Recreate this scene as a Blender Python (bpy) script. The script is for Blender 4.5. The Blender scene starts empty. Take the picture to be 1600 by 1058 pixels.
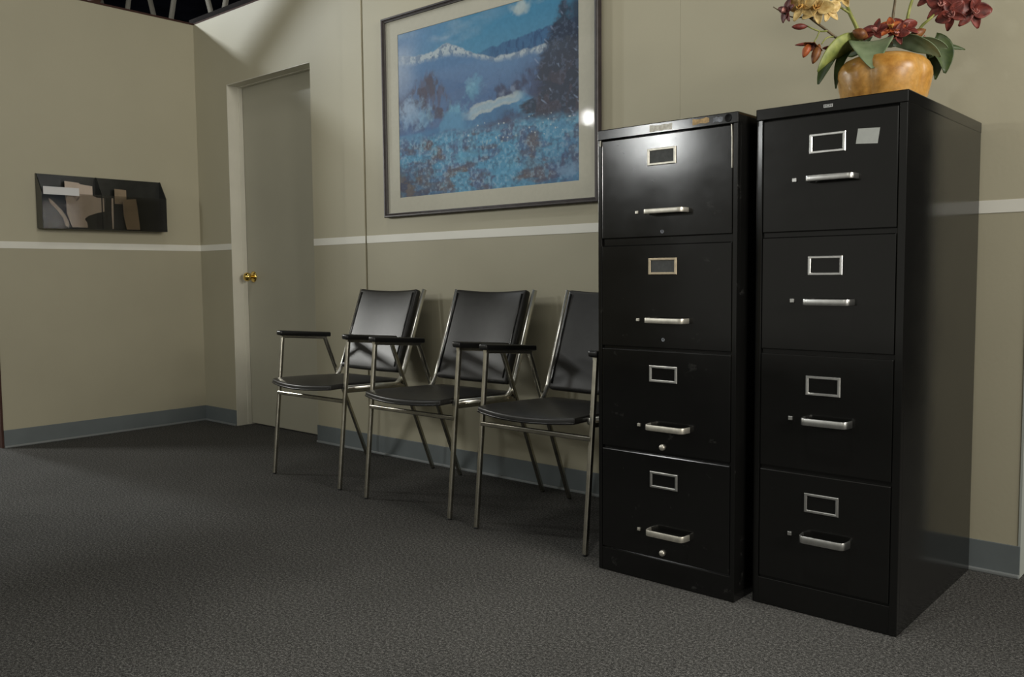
import bpy, bmesh, math, random
import numpy as np
from mathutils import Vector, Matrix
random.seed(7)
S = bpy.context.scene
COL = S.collection
PI = math.pi

# ------------------------------------------------------------------ materials
def newmat(name):
    m = bpy.data.materials.new(name); m.use_nodes = True
    nt = m.node_tree
    return m, nt, nt.nodes['Principled BSDF'], nt.nodes, nt.links

def coords(N, L, scale, kind='Object'):
    tc = N.new('ShaderNodeTexCoord'); mp = N.new('ShaderNodeMapping')
    mp.inputs['Scale'].default_value = scale if hasattr(scale, '__len__') else (scale,)*3
    L.new(tc.outputs[kind], mp.inputs['Vector'])
    return mp.outputs['Vector']

def noise(N, L, vec, scale=1.0, detail=4, rough=.55):
    n = N.new('ShaderNodeTexNoise'); n.inputs['Scale'].default_value = scale
    n.inputs['Detail'].default_value = detail; n.inputs['Roughness'].default_value = rough
    L.new(vec, n.inputs['Vector']); return n.outputs['Fac']

def ramp(N, L, fac, stops):
    r = N.new('ShaderNodeValToRGB'); e = r.color_ramp.elements
    while len(e) < len(stops): e.new(.5)
    for k, (p, c) in enumerate(stops):
        e[k].position = p
        e[k].color = (c, c, c, 1) if not hasattr(c, '__len__') else (*c, 1)
    L.new(fac, r.inputs['Fac']); return r.outputs['Color']

def bump(N, L, bs, h, strength=.2, dist=.002):
    b = N.new('ShaderNodeBump'); b.inputs['Strength'].default_value = strength
    b.inputs['Distance'].default_value = dist
    L.new(h, b.inputs['Height']); L.new(b.outputs['Normal'], bs.inputs['Normal'])

def mat(name, col, rough=.5, metal=0., spec=.5, nscale=None, namt=.12, bstr=0., bscale=None, coat=0.):
    m, nt, bs, N, L = newmat(name)
    bs.inputs['Base Color'].default_value = (*col, 1)
    bs.inputs['Roughness'].default_value = rough
    bs.inputs['Metallic'].default_value = metal
    bs.inputs['Specular IOR Level'].default_value = spec
    if coat: bs.inputs['Coat Weight'].default_value = coat; bs.inputs['Coat Roughness'].default_value = .08
    if nscale:
        f = noise(N, L, coords(N, L, nscale), 1.0)
        lo = tuple(c*(1-namt) for c in col); hi = tuple(min(1, c*(1+namt)) for c in col)
        L.new(ramp(N, L, f, [(.3, lo), (.7, hi)]), bs.inputs['Base Color'])
    if bstr:
        f2 = noise(N, L, coords(N, L, bscale or 200), 1.0)
        bump(N, L, bs, f2, bstr)
    return m

M = {}
# wall paint: two tones, the lower one a little deeper, split at the painted stripe
def wall_paint():
    m, nt, bs, N, L = newmat('wall_paint')
    tc = N.new('ShaderNodeTexCoord'); sx = N.new('ShaderNodeSeparateXYZ')
    L.new(tc.outputs['Object'], sx.inputs[0])
    lt = N.new('ShaderNodeMath'); lt.operation = 'LESS_THAN'; lt.inputs[1].default_value = 1.08
    L.new(sx.outputs['Z'], lt.inputs[0])
    f = noise(N, L, coords(N, L, 1.7), 1.0, 3)
    up = ramp(N, L, f, [(.3, (.395, .368, .268)), (.7, (.425, .396, .290))])
    lo = ramp(N, L, f, [(.3, (.340, .316, .230)), (.7, (.370, .344, .250))])
    mx = N.new('ShaderNodeMix'); mx.data_type = 'RGBA'
    L.new(lt.outputs[0], mx.inputs['Factor']); L.new(up, mx.inputs[6]); L.new(lo, mx.inputs[7])
    L.new(mx.outputs[2], bs.inputs['Base Color'])
    bs.inputs['Roughness'].default_value = .55; bs.inputs['Specular IOR Level'].default_value = .3
    bump(N, L, bs, noise(N, L, coords(N, L, (90, 90, 60)), 1.0, 5), .12, .003)
    return m
M['wall'] = wall_paint()
M['stripe'] = mat('stripe_paint', (.68, .67, .60), .5, nscale=4, namt=.04)
M['jamb'] = mat('jamb_paint', (.60, .58, .49), .45, nscale=5, namt=.05)
M['door'] = mat('door_paint', (.36, .345, .27), .42, nscale=2, namt=.05, bstr=.05, bscale=60)
M['basebd'] = mat('vinyl_baseboard', (.118, .136, .140), .45, nscale=6, namt=.08)
M['basebd_lip'] = mat('vinyl_baseboard_toe', (.19, .205, .205), .42)
M['edge_wood'] = mat('raw_wood_edge', (.050, .024, .018), .8, spec=.2, nscale=30)
M['drywall_edge'] = mat('drywall_edge', (.30, .32, .29), .8)

def carpet():
    m, nt, bs, N, L = newmat('carpet')
    v = coords(N, L, 1)
    a = noise(N, L, v, 130, 6, .78); b = noise(N, L, v, 330, 3, .7); c = noise(N, L, v, 1.6, 3)
    ad = N.new('ShaderNodeMath'); ad.operation = 'MULTIPLY_ADD'; ad.inputs[1].default_value = .55
    L.new(a, ad.inputs[0])
    h = N.new('ShaderNodeMath'); h.operation = 'MULTIPLY'; h.inputs[1].default_value = .45
    L.new(b, h.inputs[0]); L.new(h.outputs[0], ad.inputs[2])
    cr = ramp(N, L, ad.outputs[0], [(.40, (.012, .0118, .011)), (.5, (.052, .051, .048)), (.61, (.19, .186, .175))])
    cl = ramp(N, L, c, [(.3, .88), (.7, 1.1)])
    mx = N.new('ShaderNodeMix'); mx.data_type = 'RGBA'; mx.blend_type = 'MULTIPLY'; mx.inputs['Factor'].default_value = 1
    L.new(cr, mx.inputs[6]); L.new(cl, mx.inputs[7]); L.new(mx.outputs[2], bs.inputs['Base Color'])
    bs.inputs['Roughness'].default_value = .95; bs.inputs['Specular IOR Level'].default_value = .1
    bump(N, L, bs, ad.outputs[0], .7, .004)
    return m
M['carpet'] = carpet()

def scuffed(name, col, rough, scuff, amount, spec=.5, wear=(.30, .30, .28)):
    """painted steel with fine scratches and rubbed patches"""
    m, nt, bs, N, L = newmat(name)
    v1 = coords(N, L, (16, 16, 20)); v2 = coords(N, L, (3.2, 3.2, 4.5)); v3 = coords(N, L, 55)
    s1 = noise(N, L, v1, 1.0, 8, .72); s2 = noise(N, L, v2, 1.0, 5, .6); s3 = noise(N, L, v3, 1.0, 3, .6)
    mask = ramp(N, L, s1, [(scuff, 0.), (scuff+.10, amount)])
    spot = ramp(N, L, s3, [(.735, 0.), (.76, amount*1.3)])
    mxs = N.new('ShaderNodeMath'); mxs.operation = 'MAXIMUM'
    L.new(mask, mxs.inputs[0]); L.new(spot, mxs.inputs[1])
    mx = N.new('ShaderNodeMix'); mx.data_type = 'RGBA'
    mx.inputs[6].default_value = (*col, 1); mx.inputs[7].default_value = (*wear, 1)
    L.new(mxs.outputs[0], mx.inputs['Factor']); L.new(mx.outputs[2], bs.inputs['Base Color'])
    L.new(ramp(N, L, s2, [(.3, rough*.75), (.7, min(1, rough*1.45))]), bs.inputs['Roughness'])
    bs.inputs['Specular IOR Level'].default_value = spec
    bump(N, L, bs, s3, .03, .001)
    return m
M['blk_old'] = scuffed('worn_black_enamel', (.0055, .0055, .0052), .135, .61, .08, .40)
M['blk_new'] = scuffed('satin_black_enamel', (.0065, .0065, .0060), .13, .68, .04, .40)
M['blk_gap'] = mat('black_gap', (.003, .003, .003), .7, spec=.2)
M['chrome'] = mat('chrome', (.86, .85, .79), .30, 1., nscale=25, namt=.1)
M['alum'] = mat('brushed_aluminium', (.56, .56, .54), .32, 1., nscale=60, namt=.12)
M['alum_warm'] = mat('aged_aluminium', (.60, .575, .50), .42, .9, nscale=60, namt=.15)
M['brassish'] = mat('aged_brass_frame', (.44, .37, .26), .45, .8, nscale=60, namt=.15)
M['steel_tube'] = mat('worn_chrome_tube', (.46, .44, .375), .27, 1., nscale=18, namt=.22)
M['vinyl'] = mat('black_vinyl', (.019, .0185, .0175), .38, spec=.5, nscale=30, namt=.2, bstr=.06, bscale=350)
M['armpad'] = mat('black_plastic_pad', (.010, .010, .010), .32, spec=.5, nscale=40, namt=.2)
M['welt'] = mat('black_welt', (.008, .008, .008), .28, spec=.55)
M['rubber'] = mat('black_rubber', (.01, .01, .01), .7)
M['brass'] = mat('polished_brass', (.78, .56, .17), .14, 1., nscale=30, namt=.1)
M['frame'] = mat('dark_frame_lacquer', (.034, .027, .027), .42, spec=.3, nscale=30, namt=.3)
M['frame_lip'] = mat('frame_inner_lip', (.07, .064, .06), .45, spec=.3)
M['mat_board'] = mat('mat_board', (.52, .495, .42), .8, nscale=60, namt=.03)
M['paper'] = mat('grey_note_paper', (.50, .52, .49), .8, nscale=90, namt=.05)
M['label_paper'] = mat('white_label', (.62, .62, .62), .6)
M['torn_label'] = mat('torn_label', (.85, .80, .70), .75, nscale=120, namt=.3)
M['tape'] = mat('tape_residue', (.50, .34, .16), .6, nscale=150, namt=.35)
M['smudge'] = mat('bare_metal_patch', (.17, .18, .20), .45, .4, nscale=120, namt=.4)
M['dark_card'] = mat('dark_grey_card', (.045, .048, .045), .5, nscale=90, namt=.3)
M['card_mark'] = mat('printed_card_mark', (.13, .14, .15), .5)
M['badge'] = mat('badge_metal', (.55, .55, .54), .4, .7)
M['paper_and_reflection'] = mat('pale_paper_and_reflection', (.50, .415, .34), .75, nscale=14, namt=.1)  # folded paper, and the pale reflection shapes of the pocket front
M['brown_card_and_reflection'] = mat('brown_card_and_reflection', (.24, .18, .115), .75, nscale=12, namt=.2)  # dull card, and the brown reflection shape of the pocket front
M['blk_plastic'] = mat('smoked_black_plastic', (.018, .019, .017), .2, nscale=20, namt=.2)
M['truss'] = mat('truss_paint', (.20, .19, .165), .6, nscale=10, namt=.1)
M['deck'] = mat('dark_roof_deck', (.0028, .003, .0048), .95, spec=.0, nscale=3, namt=.3)
M['beam'] = mat('dark_top_plate', (.010, .008, .0075), .9, spec=.1, nscale=10, namt=.3)

def clear_pane(name, tint, rough=.03, ior=1.5):
    m = bpy.data.materials.new(name); m.use_nodes = True
    N, L = m.node_tree.nodes, m.node_tree.links; N.clear()
    o = N.new('ShaderNodeOutputMaterial'); t = N.new('ShaderNodeBsdfTransparent'); g = N.new('ShaderNodeBsdfGlossy')
    t.inputs['Color'].default_value = (*tint, 1); g.inputs['Roughness'].default_value = rough
    f = N.new('ShaderNodeFresnel'); f.inputs['IOR'].default_value = ior
    ge = N.new('ShaderNodeNewGeometry'); iv = N.new('ShaderNodeMath'); iv.operation = 'SUBTRACT'; iv.inputs[0].default_value = 1
    L.new(ge.outputs['Backfacing'], iv.inputs[1])
    ml = N.new('ShaderNodeMath'); ml.operation = 'MULTIPLY'
    L.new(f.outputs[0], ml.inputs[0]); L.new(iv.outputs[0], ml.inputs[1])
    mx = N.new('ShaderNodeMixShader')
    L.new(ml.outputs[0], mx.inputs['Fac']); L.new(t.outputs[0], mx.inputs[1]); L.new(g.outputs[0], mx.inputs[2])
    L.new(mx.outputs[0], o.inputs['Surface'])
    return m
M['glass'] = clear_pane('picture_glass', (.985, .99, .985), .05)
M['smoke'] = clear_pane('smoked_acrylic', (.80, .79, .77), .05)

def petal_mat(name, c1, c2, scale=60):
    m, nt, bs, N, L = newmat(name)
    f = noise(N, L, coords(N, L, scale), 1.0, 4)
    L.new(ramp(N, L, f, [(.34, c1), (.66, c2)]), bs.inputs['Base Color'])
    bs.inputs['Roughness'].default_value = .5; bs.inputs['Specular IOR Level'].default_value = .35
    return m
M['pet_red'] = petal_mat('dark_red_petal', (.065, .012, .010), (.20, .040, .028))
M['pet_orange'] = petal_mat('rust_petal', (.17, .030, .010), (.40, .10, .025))
M['pet_brown'] = petal_mat('brown_petal', (.10, .030, .010), (.22, .085, .022))
M['pet_yellow'] = petal_mat('yellow_petal', (.40, .25, .07), (.72, .55, .24))
M['lip_pink'] = petal_mat('pink_lip', (.30, .10, .09), (.52, .26, .22))
M['lip_gold'] = petal_mat('gold_lip', (.35, .16, .03), (.60, .36, .10))
M['leaf_pale'] = petal_mat('pale_leaf', (.12, .165, .085), (.20, .25, .145), 22)
M['leaf_lime'] = petal_mat('lime_edged_leaf', (.10, .13, .03), (.27, .30, .08), 26)
M['leaf_dark'] = petal_mat('dark_leaf', (.022, .040, .012), (.06, .09, .022), 26)
M['stem_green'] = petal_mat('green_stem', (.12, .14, .03), (.28, .29, .07), 40)
M['stem_brown'] = petal_mat('brown_stem', (.06, .05, .025), (.14, .09, .04), 40)
M['moss'] = petal_mat('moss', (.03, .025, .012), (.09, .07, .03), 60)
def vase_mat():
    m, nt, bs, N, L = newmat('glazed_gold_ceramic')
    f = noise(N, L, coords(N, L, 16), 1.0, 6, .65); g = noise(N, L, coords(N, L, 90), 1.0, 4)
    a = ramp(N, L, f, [(.3, (.30, .130, .022)), (.5, (.46, .235, .052)), (.72, (.52, .31, .11))])
    b = ramp(N, L, g, [(.3, .82), (.7, 1.12)])
    mx = N.new('ShaderNodeMix'); mx.data_type = 'RGBA'; mx.blend_type = 'MULTIPLY'; mx.inputs['Factor'].default_value = 1
    L.new(a, mx.inputs[6]); L.new(b, mx.inputs[7]); L.new(mx.outputs[2], bs.inputs['Base Color'])
    bs.inputs['Roughness'].default_value = .33; bs.inputs['Specular IOR Level'].default_value = .4
    return m
M['vase'] = vase_mat()

# ------------------------------------------------------------------ mesh helpers
def obj(name, bm, m, parent=None, smooth=False):
    me = bpy.data.meshes.new(name)
    bmesh.ops.recalc_face_normals(bm, faces=bm.faces[:])
    if smooth:
        for f in bm.faces: f.smooth = True
    bm.to_mesh(me); bm.free()
    o = bpy.data.objects.new(name, me); COL.objects.link(o)
    me.materials.append(m)
    if smooth == 'auto':
        pass
    if parent: o.parent = parent
    return o
def smooth_angle(o, ang=40):
    me = o.data
    bm = bmesh.new(); bm.from_mesh(me)
    for f in bm.faces: f.smooth = True
    for e in bm.edges:
        if len(e.link_faces) == 2 and e.calc_face_angle(0) > math.radians(ang): e.smooth = False
    bm.to_mesh(me); bm.free()
    return o
def thing(name, label, cat, loc=(0, 0, 0), rz=0, group=None):
    o = bpy.data.objects.new(name, None); COL.objects.link(o)
    o.empty_display_size = .1; o.location = loc; o.rotation_euler = (0, 0, rz)
    return tag(o, label, cat, group)
def tag(o, label, cat, group=None):
    o['label'] = label; o['category'] = cat
    if group: o['group'] = group
    return o
def struct(name, bm, m, parent=None):
    o = obj(name, bm, m, parent)
    if not parent: o['kind'] = 'structure'
    return o
def box(bm, x0, x1, y0, y1, z0, z1, bev=0, seg=2):
    r = bmesh.ops.create_cube(bm, size=1)
    vs = r['verts']
    for v in vs:
        v.co = Vector(((x0+x1)/2+v.co.x*(x1-x0), (y0+y1)/2+v.co.y*(y1-y0), (z0+z1)/2+v.co.z*(z1-z0)))
    if bev:
        es = list({e for v in vs for e in v.link_edges})
        bmesh.ops.bevel(bm, geom=es, offset=bev, segments=seg, profile=.6, affect='EDGES')
    return bm
def B(*a, **k): return box(bmesh.new(), *a, **k)
def fillet(pts, r, n=5):
    pts = [Vector(p) for p in pts]
    if r <= 0: return pts
    out = [pts[0]]
    for i in range(1, len(pts)-1):
        a, b, c = pts[i-1], pts[i], pts[i+1]
        u = (a-b).normalized(); w = (c-b).normalized(); th = u.angle(w)
        d = min(r/math.tan(th/2), (a-b).length*.49, (c-b).length*.49)
        p0, p1 = b+u*d, b+w*d
        for k in range(n+1):
            t = k/n
            out.append((1-t)**2*p0+2*t*(1-t)*b+t*t*p1)
    out.append(pts[-1]); return out
def tube(bm, pts, w, h, nrm, r=0, ch=.22, n=5):
    """rectangular tube swept along a planar path; w along nrm, h across it; ch = corner rounding"""
    pts = fillet(pts, r, n); nrm = Vector(nrm).normalized(); rings = []
    c = ch*min(w, h)
    prof = []
    for sx, sy in ((1, 1), (-1, 1), (-1, -1), (1, -1)):
        X, Y = sx*w/2, sy*h/2
        p1 = (X, Y-sy*c); p2 = (X-sx*c, Y); pm = (X-sx*c*.3, Y-sy*c*.3)
        prof += [p1, pm, p2] if sx*sy > 0 else [p2, pm, p1]
    for i, p in enumerate(pts):
        t0 = (p-pts[i-1]).normalized() if i else (pts[1]-p).normalized()
        t1 = (pts[i+1]-p).normalized() if i < len(pts)-1 else t0
        t = (t0+t1).normalized(); k = 1/max(.4, t.dot(t1))
        side = t.cross(nrm).normalized()
        rings.append([bm.verts.new(p+nrm*a+side*b*k) for a, b in prof])
    m_ = len(prof)
    for a, b in zip(rings, rings[1:]):
        for j in range(m_): bm.faces.new((a[j], a[(j+1) % m_], b[(j+1) % m_], b[j]))
    bm.faces.new(rings[0]); bm.faces.new(rings[-1][::-1])
    return bm
def rod(bm, pts, radii, seg=10):
    pts = [Vector(p) for p in pts]; rings = []
    up = Vector((.3, .2, .9)).normalized()
    for i, p in enumerate(pts):
        t = (pts[min(i+1, len(pts)-1)]-pts[max(i-1, 0)]).normalized()
        a = t.cross(up).normalized(); b = t.cross(a).normalized()
        r = radii[i] if hasattr(radii, '__len__') else radii
        rings.append([bm.verts.new(p+(a*math.cos(2*PI*j/seg)+b*math.sin(2*PI*j/seg))*r) for j in range(seg)])
    for a, b in zip(rings, rings[1:]):
        for j in range(seg): bm.faces.new((a[j], a[(j+1) % seg], b[(j+1) % seg], b[j]))
    bm.faces.new(rings[0]); bm.faces.new(rings[-1][::-1])
    return bm
def lathe(bm, prof, axis_o, axis, seg=32, fn=None):
    """prof: list of (radius, height along axis)"""
    axis = Vector(axis).normalized(); o = Vector(axis_o)
    a = axis.orthogonal().normalized(); b = axis.cross(a)
    rings = []
    for r, h in prof:
        ring = []
        for j in range(seg):
            th = 2*PI*j/seg; rr = r*(fn(th, h) if fn else 1)
            ring.append(bm.verts.new(o+axis*h+(a*math.cos(th)+b*math.sin(th))*rr))
        rings.append(ring)
    for p, q in zip(rings, rings[1:]):
        for j in range(seg): bm.faces.new((p[j], p[(j+1) % seg], q[(j+1) % seg], q[j]))
    bm.faces.new(rings[0]); bm.faces.new(rings[-1])
    return bm
def cuts(bm, axis, vals):
    n = Vector((0, 0, 0)); n[axis] = 1
    for v in vals:
        p = Vector((0, 0, 0)); p[axis] = v
        bmesh.ops.bisect_plane(bm, geom=bm.verts[:]+bm.edges[:]+bm.faces[:], plane_co=p, plane_no=n)
def poly_plate(bm, pts2, y0, y1, plane='xz'):
    """extruded outline; pts2 = (a, z); thickness y0..y1 along the third axis"""
    def P(a, z, t): return (a, t, z) if plane == 'xz' else (t, a, z)
    f = [bm.verts.new(P(a, z, y0)) for a, z in pts2]; g = [bm.verts.new(P(a, z, y1)) for a, z in pts2]
    n = len(f)
    bm.faces.new(f); bm.faces.new(g[::-1])
    for i in range(n): bm.faces.new((f[i], g[i], g[(i+1) % n], f[(i+1) % n]))
    return bm

# ------------------------------------------------------------------ the setting
H_WALL = 2.436
DX0, DX1, DH, DREC = .357, 1.174, 2.026, .10
LEFT_END, RIGHT_END = -1.168, 4.541
JOINT = 1.612

struct('floor', B(-4, 9, -8, 3.5, -.05, 0), M['carpet'])
bm = bmesh.new()
DOOR_Y = -2.10                       # doorway in the left wall, its dark casing just enters the frame
box(bm, -.11, 0, LEFT_END, .11, 0, H_WALL)
box(bm, -.11, 0, DOOR_Y, LEFT_END, 2.06, H_WALL)
box(bm, -.11, 0, -7.0, DOOR_Y, 0, H_WALL)
struct('wall_left', bm, M['wall'])
bm = bmesh.new()
T = .115
box(bm, 0, DX0, 0, T, 0, H_WALL)
box(bm, DX0, DX1, 0, T, DH, H_WALL)
box(bm, DX1, 1.452, 0, T, 0, H_WALL)
box(bm, 1.452, JOINT-.005, -.004, T, 0, H_WALL)
box(bm, JOINT+.005, 3.4060, 0, T, 0, H_WALL)
box(bm, 3.4067, RIGHT_END-.006, 0, T, 0, H_WALL)
box(bm, JOINT-.02, JOINT+.02, .006, T-.01, 0, H_WALL)
struct('wall_back', bm, M['wall'])
# wall ends and caps
bm = B(-.113, .002, LEFT_END-.012, LEFT_END, 0, 2.06, bev=.002); box(bm, -.113, .002, DOOR_Y, DOOR_Y+.012, 0, 2.06, bev=.002)
box(bm, -.113, .002, DOOR_Y, LEFT_END, 2.048, 2.061, bev=.002)
struct('trim_1', bm, M['edge_wood'])
struct('wall_hallway', B(-3.5, -3.4, -7.0, 3.3, 0, 3.0), M['wall'])
struct('wall_unseen_dark', B(4.3, 12, 3.3, 3.4, 0, 4.5), M['deck'])  # unseen wall, added to darken the reflection in the cabinet's side
struct('trim_2', B(RIGHT_END-.006, RIGHT_END, -.002, T, 0, H_WALL), M['drywall_edge'])
bm = B(-.12, .004, -7.0, .05, H_WALL, H_WALL+.010); struct('trim_3', bm, M['edge_wood'])
bm = bmesh.new(); box(bm, 0.005, RIGHT_END, 0.0, .14, H_WALL, H_WALL+.010); struct('trim_4', bm, M['edge_wood'])
bm = bmesh.new(); box(bm, -.10, RIGHT_END, 0.03, .17, H_WALL+.010, H_WALL+.055); struct('trim_5', bm, M['beam'])
# painted stripe
ZS0, ZS1 = 1.0604, 1.0968
bm = B(0, .0015, LEFT_END, 0, ZS0, ZS1); box(bm, 0, .0015, -7.0, DOOR_Y, ZS0, ZS1)
struct('trim_6', bm, M['stripe'])
bm = bmesh.new()
box(bm, 0.0015, DX0, -.0015, 0, ZS0, ZS1)
box(bm, DX1, 1.452, -.0015, 0, ZS0, ZS1); box(bm, 1.452, JOINT-.003, -.0055, -.004, ZS0, ZS1)
box(bm, JOINT+.004, RIGHT_END, -.0015, 0, ZS0, ZS1)
struct('trim_7', bm, M['stripe'])
# vinyl cove base with its thin toe
ZB = .0945
def cove(x0, x1, yf):
    bm = bmesh.new(); box(bm, x0, x1, yf-.005, yf, .010, ZB, bev=.0015); return bm
bm = B(0, .005, LEFT_END, -.004, .010, ZB, bev=.0015)
bl = struct('baseboard_left', bm, M['basebd'])
struct('toe', B(0, .013, LEFT_END, -.004, 0, .011, bev=.003), M['basebd_lip'], bl)
bm = bmesh.new()
for x0, x1, yf in ((.004, DX0, 0), (DX1, JOINT-.003, -.004), (JOINT, RIGHT_END, 0)):
    box(bm, x0, x1, yf-.005, yf, .010, ZB, bev=.0015)
bb = struct('baseboard_back', bm, M['basebd'])
bm = bmesh.new()
for x0, x1, yf in ((.004, DX0, 0), (DX1, JOINT-.003, -.004), (JOINT, RIGHT_END, 0)):
    box(bm, x0, x1, yf-.013, yf, 0, .011, bev=.003)
struct('toe', bm, M['basebd_lip'], bb)
# door, set back in its reveal
d = bpy.data.objects.new('door_1', None); COL.objects.link(d); d.location = ((DX0+DX1)/2, DREC, 0); d['kind'] = 'structure'
hw = (DX1-DX0)/2
obj('door_slab', B(-hw+.004, hw-.004, 0, .035, .008, DH-.006, bev=.002), M['door'], d)
bm = bmesh.new()
box(bm, -hw-.0005, -hw+.003, -DREC-.001, .04, 0, DH); box(bm, hw-.003, hw+.0005, -DREC+.012, .04, 0, DH)
box(bm, -hw+.003, hw-.003, -DREC+.001, .04, DH-.004, DH+.0005)
fr = obj('door_frame', bm, M['jamb'], d)
bm = bmesh.new(); box(bm, -hw+.003, -hw+.0065, -DREC+.072, -.002, 0, DH-.004); box(bm, hw-.0065, hw-.003, -DREC+.072, -.002, 0, DH-.004)
box(bm, -hw+.0065, hw-.0065, -DREC+.072, -.002, DH-.0075, DH-.004)
obj('door_stop', bm, M['jamb'], fr)
KX = .432-(DX0+DX1)/2; KZ = .898
kb = obj('knob', lathe(bmesh.new(), [(.010, .0), (.0105, .018), (.012, .022), (.022, .030), (.0262, .040), (.0265, .048), (.022, .058), (.012, .064), (.002, .0655)], (KX-.006, 0, KZ), (0, -1, 0), 28), M['brass'], d, True)
obj('rosette', lathe(bmesh.new(), [(.033, 0), (.0325, .004), (.027, .008), (.016, .010), (.012, .011)], (KX-.006, 0, KZ), (0, -1, 0), 28), M['brass'], kb, True)

# roof deck and trusses above the open top of the walls
struct('ceiling', B(-9, 12, -8, 7, 4.45, 4.55), M['deck'])
def truss(y, x_first, zb, zt, half, n, label, phase=0):
    t = thing('roof_truss', label, 'roof truss', (x_first, y, zb))
    L_ = n*2*half
    for z in (0, zt-zb):
        bm = bmesh.new(); box(bm, 0, L_, -.035, .035, z-.02, z+.02); obj('chord', bm, M['beam'], t)
    for k in range(n*2):
        x0 = k*half; a = (x0, 0, 0 if k % 2 == 0 else zt-zb); b = (x0+half, 0, zt-zb if k % 2 == 0 else 0)
        obj('web', rod(bmesh.new(), [a, b], .021, 8), M['truss'], t, True)
    return t
truss(1.0, -1.40-.88*5, 2.76, 3.88, .44, 7, 'pale zigzag open web roof truss just behind the tops of the walls')

bm = bmesh.new(); tube(bm, [(-.385, -.49, 2.447), (.95, -.49, 3.292)], .06, .075, (0, 1, 0))
struct('shadow_brace', bm, M['edge_wood'])  # unseen brace, added to cast the diagonal shadow band on the back wall

# ------------------------------------------------------------------ framed picture
PX0, PX1, PZ0, PZ1 = 1.781, 3.058, 1.177, 2.119
pic = thing('framed_picture', 'large framed blue winter landscape hanging on the back wall above the chairs', 'picture', ((PX0+PX1)/2, 0, (PZ0+PZ1)/2))
pw, ph = (PX1-PX0)/2, (PZ1-PZ0)/2
def frame_ring(bm, w, h, prof):
    """prof: list of (inset, y): swept round a rectangle with mitred corners"""
    rings = []
    for sx, sz in ((-1, -1), (1, -1), (1, 1), (-1, 1)):
        rings.append([bm.verts.new((sx*(w-i), y, sz*(h-i))) for i, y in prof])
    n = len(prof)
    for k in range(4):
        a, b = rings[k], rings[(k+1) % 4]
        for j in range(n): bm.faces.new((a[j], b[j], b[(j+1) % n], a[(j+1) % n]))
    return bm
obj('frame', frame_ring(bmesh.new(), pw, ph, [(0, -.002), (0, -.024), (.003, -.028), (.009, -.028), (.0125, -.024), (.0165, -.022), (.0175, -.014), (.0175, -.002)]), M['frame'], pic)
obj('frame_lip', frame_ring(bmesh.new(), pw-.0172, ph-.0172, [(0, -.012), (0, -.0215), (.002, -.0215), (.003, -.012)]), M['frame_lip'], pic)
IX0, IX1, IZ0, IZ1 = 1.884-2.4195, 2.955-2.4195, 1.267-1.648, 2.031-1.648
bm = bmesh.new()
o_ = [(-pw+.017, -ph+.017), (pw-.017, -ph+.017), (pw-.017, ph-.017), (-pw+.017, ph-.017)]
i_ = [(IX0, IZ0), (IX1, IZ0), (IX1, IZ1), (IX0, IZ1)]
ov = [bm.verts.new((x, -.012, z)) for x, z in o_]; iv = [bm.verts.new((x, -.012, z)) for x, z in i_]
jv = [bm.verts.new((x+.0012*(1 if k in (0, 3) else -1), -.0102, z+.0012*(1 if k < 2 else -1))) for k, (x, z) in enumerate(i_)]
for k in range(4):
    q = (k+1) % 4
    bm.faces.new((ov[k], ov[q], iv[q], iv[k])); bm.faces.new((iv[k], iv[q], jv[q], jv[k]))
obj('mat_board', bm, M['mat_board'], pic)
obj('backing_board', B(-pw+.012, pw-.012, -.009, -.001, -ph+.012, ph-.012), M['mat_board'], pic)

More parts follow.
